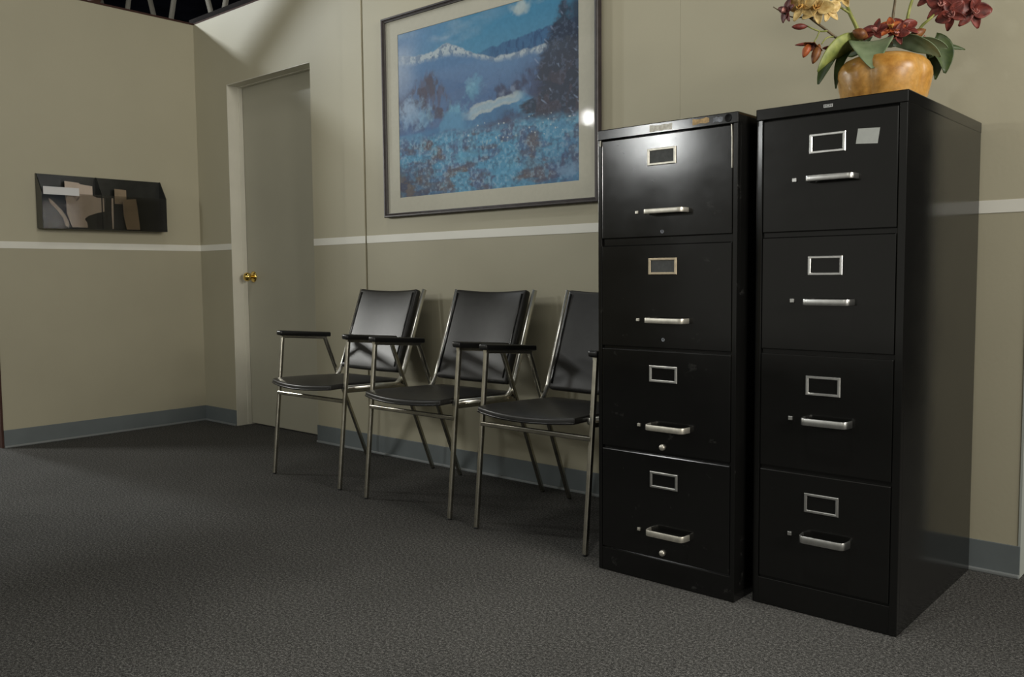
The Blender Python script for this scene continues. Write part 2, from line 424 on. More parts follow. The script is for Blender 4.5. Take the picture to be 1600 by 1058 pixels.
def painting():
    NX, NZ = 430, 308
    u, v = np.meshgrid(np.linspace(0, 1, NX), np.linspace(0, 1, NZ))      # v = 0 at the top
    rng = np.random.RandomState(11)
    def vn(x, y, seed):
        r = np.random.RandomState(seed).rand(64, 64)
        xi, yi = np.floor(x).astype(int), np.floor(y).astype(int); fx, fy = x-xi, y-yi
        fx = fx*fx*(3-2*fx); fy = fy*fy*(3-2*fy); g = lambda a, b: r[b % 64, a % 64]
        return (g(xi, yi)*(1-fx)+g(xi+1, yi)*fx)*(1-fy)+(g(xi, yi+1)*(1-fx)+g(xi+1, yi+1)*fx)*fy
    def fbm(fx, fy, o=4, s=1):
        t = 0; a = .5
        for k in range(o): t = t+a*vn(u*fx*2**k+s*3.1, v*fy*2**k+s*1.7, s+k); a *= .5
        return t/(1-.5**o)
    ss = lambda a, b, x: (lambda t: t*t*(3-2*t))(np.clip((x-a)/(b-a), 0, 1))
    C_ = np.zeros((NZ, NX, 3))
    def c(r, g, b): return (np.array([r, g, b])/255.)**2.2
    def mix(mask, col):
        nonlocal C_
        mask = np.clip(mask, 0, 1)[..., None]; C_ = C_*(1-mask)+np.asarray(col)*mask
    interp = lambda xs, ys: np.interp(u, xs, ys)
    # gentle domain warp keeps every outline irregular, like brush and foliage
    u0, v0 = u.copy(), v.copy()
    wx = .020*(fbm(30, 22, 5, 201)-.5)*2; wy = .022*(fbm(26, 24, 5, 211)-.5)*2
    f1 = fbm(26, 14, 6, 51); f2 = fbm(40, 30, 5, 61); f3 = fbm(9, 7, 5, 71); f4 = fbm(90, 64, 3, 81); f5 = fbm(60, 16, 5, 85); f6 = fbm(18, 44, 5, 87)
    uw, vw = u+wx, v+wy
    blob = lambda cx, cz, rx, rz, nz=.7, e=.35: ss(-e, e, .55-np.hypot((uw-cx)/rx, (vw-cz)/rz)+nz*(f2-.5)+.4*(f4-.5))
    # sky: teal at the right, lavender haze at the left
    C_[:] = c(66, 130, 168)
    mix(ss(.16, -.02, v)*.45, c(54, 120, 160)); mix(ss(.50, -.05, u)*.8, c(108, 132, 172)); mix(ss(.05, .26, v)*.35, c(96, 140, 172))
    mix(ss(.42, .72, fbm(4, 9, 6, 3))*ss(.8, .25, u)*.55, c(142, 164, 184))
    mix(ss(-.2, .5, .55-np.hypot((uw-.715)/.075, (vw-.035)/.060)+.9*(f3-.5)+.5*(f2-.5))*.85, c(172, 184, 186))
    mix(ss(-.2, .6, .3-np.hypot((uw-.82)/.10, (vw-.03)/.030)+.9*(f3-.5))*.4, c(150, 172, 184))
    mix(ss(-.1, .7, .45-np.hypot((uw-.30)/.20, (vw-.085)/.055)+1.1*(fbm(10, 16, 5, 17)-.5))*.6, c(156, 172, 190))
    # snow ridge with rock showing through, far blue forest, hazy hill below
    far = interp([.4, .5, .62, .72, .8, 1], [.25, .215, .2, .19, .175, .155])+.022*(fbm(60, 2, 5, 5)-.5)
    mix(ss(0, .012, v-far)*ss(.40, .58, u)*.9, c(64, 100, 142))
    mix(ss(0, .012, v-far)*ss(.5, .62, f5)*ss(.5, .65, u)*.6, c(50, 76, 116))
    ridge = interp([0, .12, .2, .28, .32, .38, .47, .58, .7, .82, 1], [.13, .15, .15, .128, .126, .165, .222, .262, .262, .255, .235])
    rj = ridge+.030*(fbm(26, 4, 5, 21)-.5); snow = ss(0, .012, v-rj)
    mix(snow, c(168, 180, 190))
    mix(snow*ss(.48, .62, fbm(44, 26, 5, 31))*.75, c(84, 112, 146)); mix(snow*ss(.6, .68, f4)*.5, c(70, 92, 126))
    low = interp([0, .1, .2, .32, .45, .58, .7, .82, 1], [.165, .195, .19, .195, .22, .284, .288, .282, .27])+.035*(fbm(22, 7, 5, 41)-.5)
    mix(ss(-.008, .03, v-low), c(86, 122, 164))
    mix(ss(0, .22, v-low)*.8, c(74, 102, 146)); mix(ss(.25, .5, vw)*ss(.40, .62, f6)*.4, c(92, 116, 154))
    mix(ss(.60, .92, u)*ss(.24, .45, vw)*.7, c(70, 80, 116))
    mix(ss(.62, .85, uw)*ss(.3, .42, vw)*ss(.45, .6, f5)*.7, c(58, 62, 88))
    mix(ss(.17, 0, u)*ss(.03, .14, v)*ss(.55, .2, v)*(.35+.5*fbm(10, 3, 4, 6)), c(160, 172, 194))
    # woods of the middle distance
    tl = interp([0, .06, .12, .2, .26, .31, .36], [.38, .35, .29, .25, .30, .40, .48])+.10*(f5-.5)
    mix(ss(-.01, .05, v-tl)*ss(.38, .30, uw)*ss(.64, .5, vw)*ss(.28, .62, f5)*.85, c(86, 88, 112))
    mix(ss(-.01, .05, v-tl)*ss(.36, .28, uw)*ss(.64, .5, vw)*ss(.52, .66, f1)*.7, c(76, 68, 80))
    mix(blob(.10, .50, .15, .13)*.85, c(122, 152, 184)); mix(blob(.06, .47, .10, .08)*.6, c(146, 166, 194)); mix(blob(.17, .53, .07, .08)*.5, c(112, 160, 190))
    mix(blob(.46, .42, .075, .105, .9)*.85, c(94, 146, 178)); mix(blob(.44, .40, .04, .06, 1.)*.5, c(118, 166, 190))
    mix(blob(.35, .55, .085, .10, .9)*.9, c(104, 160, 190)); mix(blob(.37, .60, .10, .05, .9)*.6, c(128, 172, 194))
    rt = interp([.5, .56, .6, .66, .72, .8, .9, 1], [.52, .46, .37, .43, .34, .35, .3, .3])+.10*(f5-.5)
    mix(ss(0, .04, v-rt)*ss(.52, .58, uw)*ss(.58, .5, vw)*ss(.36, .56, f1)*.9, c(62, 68, 96))
    mix(blob(.61, .475, .035, .035)*.5, c(140, 156, 184)); mix(blob(.68, .465, .03, .035)*.5, c(140, 156, 184))
    # snow field with a pale drift
    sf = interp([0, .25, .3, .38, .5, .6, .72, .8, 1], [.62, .60, .52, .53, .55, .51, .48, .55, .62])
    mix(ss(-.01, .03, vw-sf), c(84, 136, 174)); mix(ss(-.01, .03, vw-sf)*ss(.44, .62, f3)*.6, c(66, 100, 146))
    dr = np.abs(vw-(.555-.19*(uw-.45)))
    mix(ss(.035, .010, dr+.02*(f2-.5))*ss(.38, .46, uw)*ss(.76, .68, uw)*.9, c(150, 172, 188)); mix(ss(.012, .004, np.abs(dr-.02))*ss(.4, .5, uw)*ss(.72, .66, uw)*.6, c(176, 184, 186))
    mix(ss(.0, .03, vw-(.59-.06*(uw-.4)))*ss(.66, .62, vw)*ss(.4, .5, uw)*ss(.5, .62, f6)*.6, c(70, 110, 156))
    # reeds by the water, meadow of frosted grass
    bank = interp([0, .36, .46, .58, .7, .85, 1], [.80, .72, .665, .655, .64, .665, .69])
    mix(ss(.055, .015, np.abs(vw-bank))*ss(.40, .56, uw)*(.5+.5*ss(.35, .6, f6))*.95, c(78, 76, 98)); mix(ss(.05, .0, np.abs(vw-bank+.05))*ss(.52, .7, uw)*ss(.4, .6, f1)*.7, c(62, 66, 92))
    me_ = ss(-.01, .05, vw-.63)
    mix(me_*.35, c(84, 112, 150))
    mix(me_*ss(.42, .60, fbm(9, 7, 6, 91))*.7, c(88, 104, 138)); mix(me_*ss(.46, .62, fbm(22, 12, 6, 92))*.55, c(72, 84, 118))
    mix(ss(-.01, .06, vw-.65)*ss(.48, .62, fbm(7, 7, 6, 95))*.85, c(104, 96, 98)); mix(ss(-.01, .06, vw-.66)*ss(.50, .62, fbm(20, 34, 5, 96))*.5, c(92, 80, 78))
    mix(me_*ss(.50, .64, fbm(8, 15, 6, 99))*.85, c(78, 146, 184)); mix(me_*ss(.55, .68, f1)*.5, c(100, 162, 194))
    mix(me_*ss(.58, .70, f4)*.40, c(146, 172, 192)); mix(me_*ss(.43, .32, f4)*.40, c(62, 70, 98))
    mix(blob(.42, .80, .16, .05, 1.)*.6, c(84, 156, 190)); mix(blob(.62, .90, .2, .045, 1.)*.55, c(80, 148, 186))
    mix(ss(.28, -.02, u)*ss(.72, .95, v)*(.45+.6*(f2)), c(62, 60, 80)); mix(ss(.3, .05, uw)*ss(.80, .92, vw)*ss(.45, .6, f6)*.7, c(104, 92, 84))
    mix(ss(.62, 1, v)*ss(.6, 1, u)*.55*(.3+f1), c(58, 78, 124)); mix(blob(.95, .93, .10, .055)*.8, c(112, 144, 176))
    mix(blob(.93, .70, .10, .03, .8)*.7, c(74, 130, 170))
    # tall dark conifer with bare pale branches before it
    wd = np.interp(v, [0, .05, .07, .12, .2, .35, .5, .62, .70], [-.05, 0, .012, .035, .062, .10, .15, .19, .1])
    wd = wd*(.55+.9*fbm(2.5, 40, 4, 101))+.05*(f2-.5)+.03*(f4-.5)
    mk = ss(.02, -.02, np.abs(u-.925)-wd)*ss(.68, .60, vw)
    mix(mk*.93, c(52, 60, 78)); mix(ss(.05, -.03, .965-uw)*ss(.68, .60, vw)*ss(.02, .1, v)*.9, c(50, 58, 76))
    mix(mk*ss(.55, .68, f4)*.5, c(84, 98, 124)); mix(mk*ss(.50, .62, f1)*ss(.3, .5, v)*.5, c(82, 74, 86))
    for (a, b, e, f) in ((.79, .33, .99, .57), (.84, .24, 1, .45), (.80, .42, .97, .64), (.86, .5, .98, .66), (.9, .38, 1, .6), (.87, .18, .99, .33), (.92, .12, 1, .22), (.82, .55, .96, .62)):
        dx, dy = e-a, f-b; t = np.clip(((u-a)*dx+(v-b)*dy)/(dx*dx+dy*dy), 0, 1)
        dd = np.hypot(u-a-t*dx+.3*wx, (v-b-t*dy-.02*np.sin(t*PI))*.72)
        mix(ss(.005, .001, dd)*.6*(.5+f1), c(128, 146, 178))
    for k in range(30):
        a, b = rng.uniform(.42, .98), rng.uniform(.62, .74); r = rng.uniform(.0022, .0055)
        mix(ss(r, r*.3, np.hypot(u-a, (v-b)*.72))*.9, c(188, 196, 202))
    for k in range(14):
        a, b = rng.uniform(.40, .72), rng.uniform(.68, .78); r = rng.uniform(.004, .009)
        mix(ss(r, r*.2, np.hypot(uw-a, (vw-b)*.72))*.6, c(160, 176, 182))
    C_ = (C_*.93+.07*np.mean(C_, -1, keepdims=True))*(.90+.2*f4)[..., None]*1.12
    me = bpy.data.meshes.new('print')
    xs = IX0-.002+u*(IX1-IX0+.004); zs = IZ1+.002-v*(IZ1-IZ0+.004)
    co = np.stack([xs, np.full_like(xs, -.0098), zs], -1).reshape(-1, 3)
    idx = np.arange(NX*NZ).reshape(NZ, NX)
    q = np.stack([idx[:-1, :-1], idx[1:, :-1], idx[1:, 1:], idx[:-1, 1:]], -1).reshape(-1, 4)
    me.from_pydata(co.tolist(), [], q.tolist())
    at = me.color_attributes.new('ink', 'FLOAT_COLOR', 'POINT')
    rgba = np.concatenate([np.clip(C_, 0, 1).reshape(-1, 3), np.ones((NX*NZ, 1))], 1).astype(np.float32)
    at.data.foreach_set('color', rgba.ravel())
    o = bpy.data.objects.new('print', me); COL.objects.link(o); o.parent = pic
    m, nt, bs, N, L = newmat('printed_landscape')
    a = N.new('ShaderNodeAttribute'); a.attribute_name = 'ink'
    L.new(a.outputs['Color'], bs.inputs['Base Color'])
    bs.inputs['Roughness'].default_value = .6; bs.inputs['Specular IOR Level'].default_value = .2
    me.materials.append(m)
painting()
obj('glass_pane', B(-pw+.017, pw-.017, -.0150, -.0135, -ph+.017, ph-.017), M['glass'], pic)

# ------------------------------------------------------------------ wall pocket on the left wall
PY0, PY1, PB, PF, PT, PD = -.950, -.256, 1.172, 1.362, 1.465, .080
pk = thing('wall_pocket', 'smoked black plastic double wall pocket with white label mounted on the left wall', 'wall pocket', (0, (PY0+PY1)/2, PB))
a, b = PY0-(PY0+PY1)/2, PY1-(PY0+PY1)/2; hf, ht = PF-PB, PT-PB; dv = -.632-(PY0+PY1)/2
obj('back_plate', B(0, .003, a, b, 0, ht, bev=.001), M['blk_plastic'], pk)
for yy in (a, b, dv):
    bm = bmesh.new()
    prof = [(.003, 0), (PD, -.004), (PD, hf), (.012, ht), (.003, ht)]
    f = [bm.verts.new((x, yy-.0022, z)) for x, z in prof]; g = [bm.verts.new((x, yy+.0022, z)) for x, z in prof]
    bm.faces.new(f); bm.faces.new(g[::-1])
    for i in range(5): bm.faces.new((f[i], g[i], g[(i+1) % 5], f[(i+1) % 5]))
    obj('divider' if yy == dv else 'end_panel', bm, M['blk_plastic'], pk)
obj('bottom_panel', B(.003, PD-.003, a+.003, b-.003, -.004, .001), M['blk_plastic'], pk)
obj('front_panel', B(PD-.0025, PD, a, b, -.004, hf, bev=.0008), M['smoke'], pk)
ls = obj('label_strip', B(PD, PD+.0012, -.943-(PY0+PY1)/2, -.756-(PY0+PY1)/2, hf-.012, hf+.030), M['label_paper'], pk)
ls['label'] = 'white label strip'
yc = (PY0+PY1)/2
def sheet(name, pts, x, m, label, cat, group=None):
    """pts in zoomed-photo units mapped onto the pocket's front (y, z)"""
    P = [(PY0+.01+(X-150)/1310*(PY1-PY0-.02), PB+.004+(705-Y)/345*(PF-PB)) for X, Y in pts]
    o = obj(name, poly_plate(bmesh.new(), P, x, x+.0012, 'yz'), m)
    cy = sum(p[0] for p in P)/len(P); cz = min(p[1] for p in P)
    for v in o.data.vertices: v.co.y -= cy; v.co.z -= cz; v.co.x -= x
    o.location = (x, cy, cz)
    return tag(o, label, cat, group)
sheet('reflection_sheet', [(375, 420), (395, 392), (440, 395), (480, 440), (505, 425), (530, 382), (640, 372), (700, 395), (775, 395), (775, 532), (700, 548), (600, 582), (560, 615), (585, 650), (590, 700), (430, 700), (405, 640), (378, 560)], PD-.008, M['paper_and_reflection'], 'large pale sheet shaped as a reflection in the left half of the wall pocket', 'paper')  # pale reflection on the glossy front, modelled as a sheet behind it
sheet('reflection_streak', [(205, 425), (240, 445), (330, 535), (375, 600), (400, 660), (392, 700), (360, 690), (345, 620), (290, 545), (215, 470)], PD-.012, M['paper_and_reflection'], 'narrow curved pale strip shaped as a reflection at the left end of the wall pocket', 'paper')  # curved reflection streak, cut out as a strip
sheet('reflection_brown', [(985, 420), (1020, 395), (1135, 385), (1150, 470), (1172, 705), (1020, 705), (990, 560)], PD-.012, M['brown_card_and_reflection'], 'brown reflection shape in the right half of the wall pocket', 'card')  # brown reflection of the right half, cut out as a plate
sheet('reflection_sliver', [(862, 390), (880, 390), (878, 540), (872, 705), (860, 705), (856, 540)], PD-.012, M['paper_and_reflection'], 'thin pale upright reflection shape just right of the wall pocket divider', 'paper')  # thin upright reflection beside the divider, cut out as a sliver

sheet('folded_paper', [(400, 240), (545, 250), (560, 262), (690, 275), (690, 430), (600, 440), (400, 430)], .030, M['paper_and_reflection'], 'pale folded paper showing above the front of the wall pocket, behind the white label', 'paper')
sheet('dull_card', [(930, 285), (1062, 292), (1062, 440), (930, 440)], .030, M['brown_card_and_reflection'], 'small dull brown card showing above the front edge, right half of the wall pocket', 'card')

# ------------------------------------------------------------------ chairs
def make_chair():
    t = thing('armchair', '', 'chair')
    tw = .016
    HX = .247-tw/2
    for s in (-1, 1):
        x = s*HX; n = (1, 0, 0)
        fl = obj('leg', tube(bmesh.new(), [(x, .004, .006), (x, .066, .626)], tw, tw, n), M['steel_tube'], t)
        obj('foot_glide', lathe(bmesh.new(), [(.0078, 0), (.0080, .004), (.0070, .010)], (x, .004, 0), (0, 0, 1), 14), M['rubber'], fl, True)
        rl = obj('leg', tube(bmesh.new(), [(x, .540, .006), (x, .300, .606)], tw, tw, n), M['steel_tube'], t)
        obj('foot_glide', lathe(bmesh.new(), [(.0078, 0), (.0080, .004), (.0070, .010)], (x, .540, 0), (0, 0, 1), 14), M['rubber'], rl, True)
        obj('arm_rail', tube(bmesh.new(), [(x, .058, .626), (x, .308, .606)], tw, .014, n), M['steel_tube'], t)
        bm = bmesh.new(); box(bm, x-.019, x+.019, .045, .325, -.011, .011, bev=.008, seg=3)
        for v in bm.verts: v.co.z += .6415-.08*(v.co.y-.06)
        obj('armrest', bm, M['armpad'], t, True)
        # rail under the seat that bends up into the back post
        xs = s*.222
        obj('back_post', tube(bmesh.new(), [(xs, .05, .424), (xs, .352, .414), (xs, .388, .470), (xs, .520, .831)], .018, .022, n, r=.05, n=6, ch=.45), M['chrome'], t, True)
        obj('side_stretcher', tube(bmesh.new(), [(x, .048, .414), (x, .374, .402)], .012, .016, n), M['steel_tube'], t)
        obj('bracket', B(min(xs, x), max(xs, x), .070, .096, .404, .424), M['brassish'], t)
        obj('bracket', B(min(xs, x), max(xs, x), .335, .360, .398, .416), M['brassish'], t)
    obj('front_stretcher', tube(bmesh.new(), [(-HX, .038, .371), (HX, .038, .371)], .016, .015, (0, 0, 1)), M['steel_tube'], t)
    obj('rear_stretcher', tube(bmesh.new(), [(-HX+.01, .345, .392), (HX-.01, .345, .392)], .014, .014, (0, 0, 1)), M['steel_tube'], t)
    # seat
    W, D0, D1, TH = .212, -.012, .412, .022
    def seat_shape(v):
        fx = v.co.x/W; fy = (v.co.y-D0)/(D1-D0)
        top = v.co.z > TH/2
        v.co.y -= .034*(1-fx*fx)*(1-fy)**2
        z = v.co.z+.424-.018*fy
        z -= .009*max(0, 1-fy/.25)**2*(1-.5*fx*fx)
        if top: z += .017*(1-fx*fx)*math.sin(PI*min(1, max(0, fy))**.8)
        z -= .005*(1-fx*fx)*(1-fy)**2
        v.co.z = z
    bm = bmesh.new(); box(bm, -W, W, D0, D1, 0, TH, bev=.007, seg=4)
    cuts(bm, 0, [W*k/6 for k in range(-5, 6)]); cuts(bm, 1, [D0+(D1-D0)*k/12 for k in range(1, 12)])
    for v in bm.verts: seat_shape(v)
    st = obj('seat', bm, M['vinyl'], t, True)
    # welt along the front lower edge of the seat
    pts = []
    for k in range(21):
        fx = -1+2*k/20
        class Q: pass
        bmq = bmesh.new(); vv = bmq.verts.new((fx*(W-.004), D0+.001, .005)); seat_shape(vv); pts.append(vv.co.copy()); bmq.free()
    obj('welt', rod(bmesh.new(), pts, .0042, 8), M['welt'], st, True)
    # backrest
    bw, bh, bt = .201, .197, .038
    bm = bmesh.new(); box(bm, -bw, bw, -bt/2, bt/2, -bh, bh, bev=.014, seg=4)
    cuts(bm, 0, [bw*k/6 for k in range(-5, 6)]); cuts(bm, 2, [bh*k/5 for k in range(-4, 5)])
    ang = math.atan2(.136, .372)
    R_ = Matrix.Rotation(-ang, 4, 'X')
    for v in bm.verts:
        fx, fz = v.co.x/bw, v.co.z/bh
        if v.co.y < 0: v.co.y -= .007*(1-fx**4)*(1-fz**4)-.002
        v.co.y += .012*(1-fx*fx)
        v.co.z -= .006*(1-fx*fx)*max(0, fz)
    bmesh.ops.transform(bm, matrix=Matrix.Translation((0, .440, .6465)) @ R_, verts=bm.verts[:])
    bk = obj('backrest', bm, M['vinyl'], t, True)
    for s in (-1, 1):
        p = [Matrix.Translation((0, .440, .6465)) @ R_ @ Vector((s*(bw-.017), -bt/2+.002, z)) for z in (-bh+.02, 0, bh-.02)]
        obj('welt', rod(bmesh.new(), p, .004, 8), M['welt'], bk, True)
    return t
def copy_tree(o, parent=None):
    c = o.copy(); COL.objects.link(c)
    if parent: c.parent = parent; c.matrix_parent_inverse = o.matrix_parent_inverse.copy()
    for ch in list(o.children): copy_tree(ch, c)
    return c
chair = make_chair()
for i, (x, y, lb) in enumerate((
        (1.899, -.605, 'black vinyl chrome armchair nearest the door, leftmost of the row of three'),
        (2.578, -.627, 'black vinyl chrome armchair in the middle of the row of three'),
        (3.211, -.647, 'black vinyl chrome armchair next to the scuffed cabinet, partly hidden behind it'))):
    o = chair if i == 0 else copy_tree(chair)
    o.location = (x, y, 0); o['label'] = lb; o['group'] = 'armchairs along the back wall'

# ------------------------------------------------------------------ filing cabinets
def holder(x, z, w, h, m, card=None, border=.008):
    bm = bmesh.new()
    w2, h2 = w/2, h/2
    rings = []
    for sx, sz in ((-1, -1), (1, -1), (1, 1), (-1, 1)):
        prof = [(0, 0), (0, -.003), (.0015, -.0045), (border-.0015, -.0045), (border, -.003), (border, 0)]
        rings.append([bm.verts.new((x+sx*(w2-i), y, z+sz*(h2-i*.85))) for i, y in prof])
    for k in range(4):
        a, b = rings[k], rings[(k+1) % 4]
        for j in range(6): bm.faces.new((a[j], b[j], b[(j+1) % 6], a[(j+1) % 6]))
    return bm
def pull(xl, xr, z, h, out):
    return tube(bmesh.new(), [(xl-.003, .001, z), (xl+.001, -out, z), (xr-.001, -out, z), (xr+.003, .001, z)], h, .0045, (0, 0, 1), r=.013, n=6, ch=.35)
def cabinet(label, x0, x1, yf, depth, H, mats, zs, dl, dr, holders, pulls, latches, locks, base_z, mh, mp, curved=False):
    t = thing('filing_cabinet', label, 'filing cabinet', ((x0+x1)/2, yf, 0), 0, 'black filing cabinets')
    cx = (x0+x1)/2; a, b = x0-cx, x1-cx; l, r = dl-cx, dr-cx
    bm = bmesh.new()
    box(bm, a, b, .018, depth, 0, H-.028, bev=.0015)
    obj('body', bm, mats, t)
    if curved:      # rolled edge: the left stile curves away from the front plane
        pr_ = [(a, .019), (a, .0040), (a+.0008, .0027), (a+.0025, .0020), (l-.0035, .0007), (l-.0015, .0010), (l-.0015, .019)]
        bm = bmesh.new()
        f = [bm.verts.new((x, y, .001)) for x, y in pr_]; g = [bm.verts.new((x, y, H-.028)) for x, y in pr_]
        bm.faces.new(f); bm.faces.new(g[::-1])
        for i in range(7): bm.faces.new((f[i], g[i], g[(i+1) % 7], f[(i+1) % 7]))
        obj('stile', bm, mats, t)
    else: obj('stile', B(a, l-.0015, 0, .019, .001, H-.028, bev=.0018), mats, t)
    obj('stile', B(r+.0015, b, 0, .019, .001, H-.028, bev=.0018), mats, t)
    obj('base_panel', B(l-.002, r+.002, .001, .019, .001, base_z-.004, bev=.0015), mats, t)
    for k in range(len(zs)-1):
        obj('cross_rail', B(l-.0015, r+.0015, .008, .019, zs[k+1][1]-.004, zs[k][0]+.004), mats, t)
    obj('cross_rail', B(l-.0015, r+.0015, .008, .019, base_z-.004, zs[-1][0]+.003), mats, t)
    tp = obj('top', B(a-.0012, b+.0012, -.0015, depth+.0005, H-.030, H, bev=.0025), mats, t)
    drs = []
    for k, (z0, z1) in enumerate(zs):
        dm = bmesh.new(); box(dm, l, r, -.0005, .017, z0, z1, bev=.0028)
        d_ = obj('drawer', dm, mats, t)
        hx, hz, hw_, hh = holders[k]
        ho = obj('label_holder', holder(hx-cx, hz, hw_, hh, mh), mh[k] if isinstance(mh, list) else mh, d_)
        px0, px1, pz, ph_, out = pulls[k]
        smooth_angle(obj('handle', pull(px0-cx, px1-cx, pz, ph_, out), mp, d_))
        lx, lz, lw = latches[k]
        bm = bmesh.new(); box(bm, lx-cx-lw/2, lx-cx+lw/2, -.005, 0, lz-lw*.45, lz+lw*.45, bev=.0012)
        obj('thumb_latch', bm, mp, d_)
        if locks:
            kx, kz, kind = locks[k]
            if kind == 'knob':
                obj('lock', lathe(bmesh.new(), [(.009, 0), (.009, .005), (.0075, .009), (.003, .010)], (kx-cx, 0, kz), (0, -1, 0), 18), mp, d_, True)
            else:
                obj('lock', lathe(bmesh.new(), [(.0055, 0), (.0055, .0012), (.0035, .0015), (.003, .0006)], (kx-cx, 0, kz), (0, -1, 0), 14), M['smudge'], d_, True)
        drs.append(d_)
    return t, drs, tp, cx
z1 = [(.997, 1.2825), (.6825, .977), (.3835, .675), (.0745, .3745)]
hx = [3.769, 3.773, 3.776, 3.779]
c1, d1, t1, cx1 = cabinet('scuffed black four drawer filing cabinet standing between the chairs and the other cabinet',
    3.5506, 3.9992, -.7076, .6946, 1.3148, M['blk_old'], z1, 3.565, 3.9845,
    [(hx[0], 1.2205, .093, .047), (hx[1], .9145, .092, .047), (hx[2], .609, .091, .047), (hx[3], .303, .091, .047)],
    [(3.729, 3.850, 1.0675, .0135, .034), (3.732, 3.853, .7625, .015, .034), (3.736, 3.857, .4585, .0165, .034), (3.738, 3.858, .1535, .0175, .034)],
    [(3.688, 1.069, .010), (3.692, .762, .010), (3.696, .457, .010), (3.696, .149, .010)],
    [(3.771, 1.011, 'hole'), (3.775, .707, 'hole'), (3.775, .400, 'knob'), (3.776, .093, 'knob')],
    .074, [M['alum_warm'], M['brassish'], M['alum'], M['alum']], M['alum_warm'])
# cards left in the two upper holders
for k, (hxk, hzk) in enumerate(((3.769, 1.2205), (3.773, .9145))):
    cd = obj('index_card', B(hxk-cx1-.040, hxk-cx1+.040, -.0022, -.0004, hzk-.0185, hzk+.0185), M['dark_card'], d1[k])
    if k == 1:
        bm = bmesh.new()
        for q in range(3): box(bm, hxk-cx1-.024+q*.017, hxk-cx1-.014+q*.017, -.0026, -.0021, hzk-.005, hzk+.006)
        lathe(bm, [(.020, 0), (.021, .0003), (.019, .0006)], (hxk-cx1, -.0020, hzk), (0, -1, 0), 24)
        obj('printed_mark', bm, M['card_mark'], cd) if False else bm.free()
# torn label, tape residue, bare patch and empty lock hole on its top edge
def ragged(x0, x1, z0, z1, y, th, n=7, amp=.004):
    P = []
    for k in range(n): P.append((x0+(x1-x0)*k/(n-1), z0+random.uniform(-amp, amp)*.5))
    for k in range(n): P.append((x1-(x1-x0)*k/(n-1), z1+random.uniform(-amp, amp)*.5))
    return poly_plate(bmesh.new(), P, y, y-th)
obj('torn_label', ragged(3.730-cx1, 3.802-cx1, 1.2915, 1.308, -.0015, .0008), M['torn_label'], c1)
obj('tape_residue', ragged(3.866-cx1, 3.916-cx1, 1.2945, 1.309, -.0015, .0006), M['tape'], c1)
obj('bare_patch', ragged(3.928-cx1, 3.956-cx1, 1.2945, 1.306, -.0015, .0004, 9, .005), M['smudge'], c1)
obj('lock_hole', lathe(bmesh.new(), [(.0105, 0), (.0108, .0008), (.008, .001), (.0075, .0004)], (3.972-cx1, -.0012, 1.3005), (0, -1, 0), 20), M['blk_gap'], c1, True)
obj('bent_trim', tube(bmesh.new(), [(3.9815-cx1, -.0015, 1.283), (3.9835-cx1, -.002, 1.25), (3.9835-cx1, -.001, 1.17)], .0035, .002, (0, 1, 0)), M['alum_warm'], c1)
obj('bent_trim', tube(bmesh.new(), [(3.5615-cx1, -.0015, 1.284), (3.5605-cx1, -.002, 1.268)], .006, .002, (0, 1, 0)), M['alum_warm'], c1)

z2 = [(.9975, 1.2865), (.6925, .9855), (.3815, .6815), (.0785, .3715)]
c2, d2, t2, cx2 = cabinet('smooth black four drawer filing cabinet at right carrying the golden vase of orchids',
    4.0284, 4.4087, -.6606, .6476, 1.3198, M['blk_new'], z2, 4.0475, 4.3885,
    [(4.2185, 1.2155, .092, .049), (4.2175, .9105, .089, .049), (4.217, .604, .090, .050), (4.2175, .298, .090, .050)],
    [(4.176, 4.292, 1.127, .0145, .034), (4.173, 4.288, .8185, .0165, .034), (4.173, 4.288, .514, .0185, .034), (4.173, 4.288, .2085, .0195, .034)],
    [(4.135, 1.129, .0115), (4.133, .821, .0115), (4.133, .515, .0115), (4.135, .209, .0115)],
    None, .077, M['alum'], M['alum'], True)
bd = bmesh.new(); box(bd, 4.2075-cx2, 4.2305-cx2, -.0022, -.0012, 1.3015, 1.3095, bev=.0003)
bd = obj('badge', bd, M['badge'], c2)
bm = B(4.2085-cx2, 4.2295-cx2, -.0026, -.0022, 1.3025, 1.3085)
cu = bpy.data.curves.new('badge_text', 'FONT'); cu.body = 'HON'; cu.size = .0085; cu.extrude = .0002; cu.align_x = 'CENTER'; cu.align_y = 'CENTER'
tmp = bpy.data.objects.new('badge_text', cu); COL.objects.link(tmp)
dg = bpy.context.evaluated_depsgraph_get(); dg.update()
tm = bpy.data.meshes.new_from_object(tmp.evaluated_get(dg)); bpy.data.objects.remove(tmp)
bm.free()
tx = bpy.data.objects.new('lettering', tm); COL.objects.link(tx); tx.parent = bd
tx.location = (4.219-cx2, -.0024, 1.3055); tx.rotation_euler = (PI/2, 0, 0); tm.materials.clear(); tm.materials.append(M['blk_gap'])
P = [(-.0245, .0195), (.0275, .0165), (.0225, -.0205), (-.0295, -.0165)]
nt_ = obj('paper_note', poly_plate(bmesh.new(), P, -.0006, 0), M['paper']); nt_.location = (4.318, -.6612, 1.2215)
tag(nt_, 'small blank grey paper note stuck on the top drawer of the right cabinet', 'note')

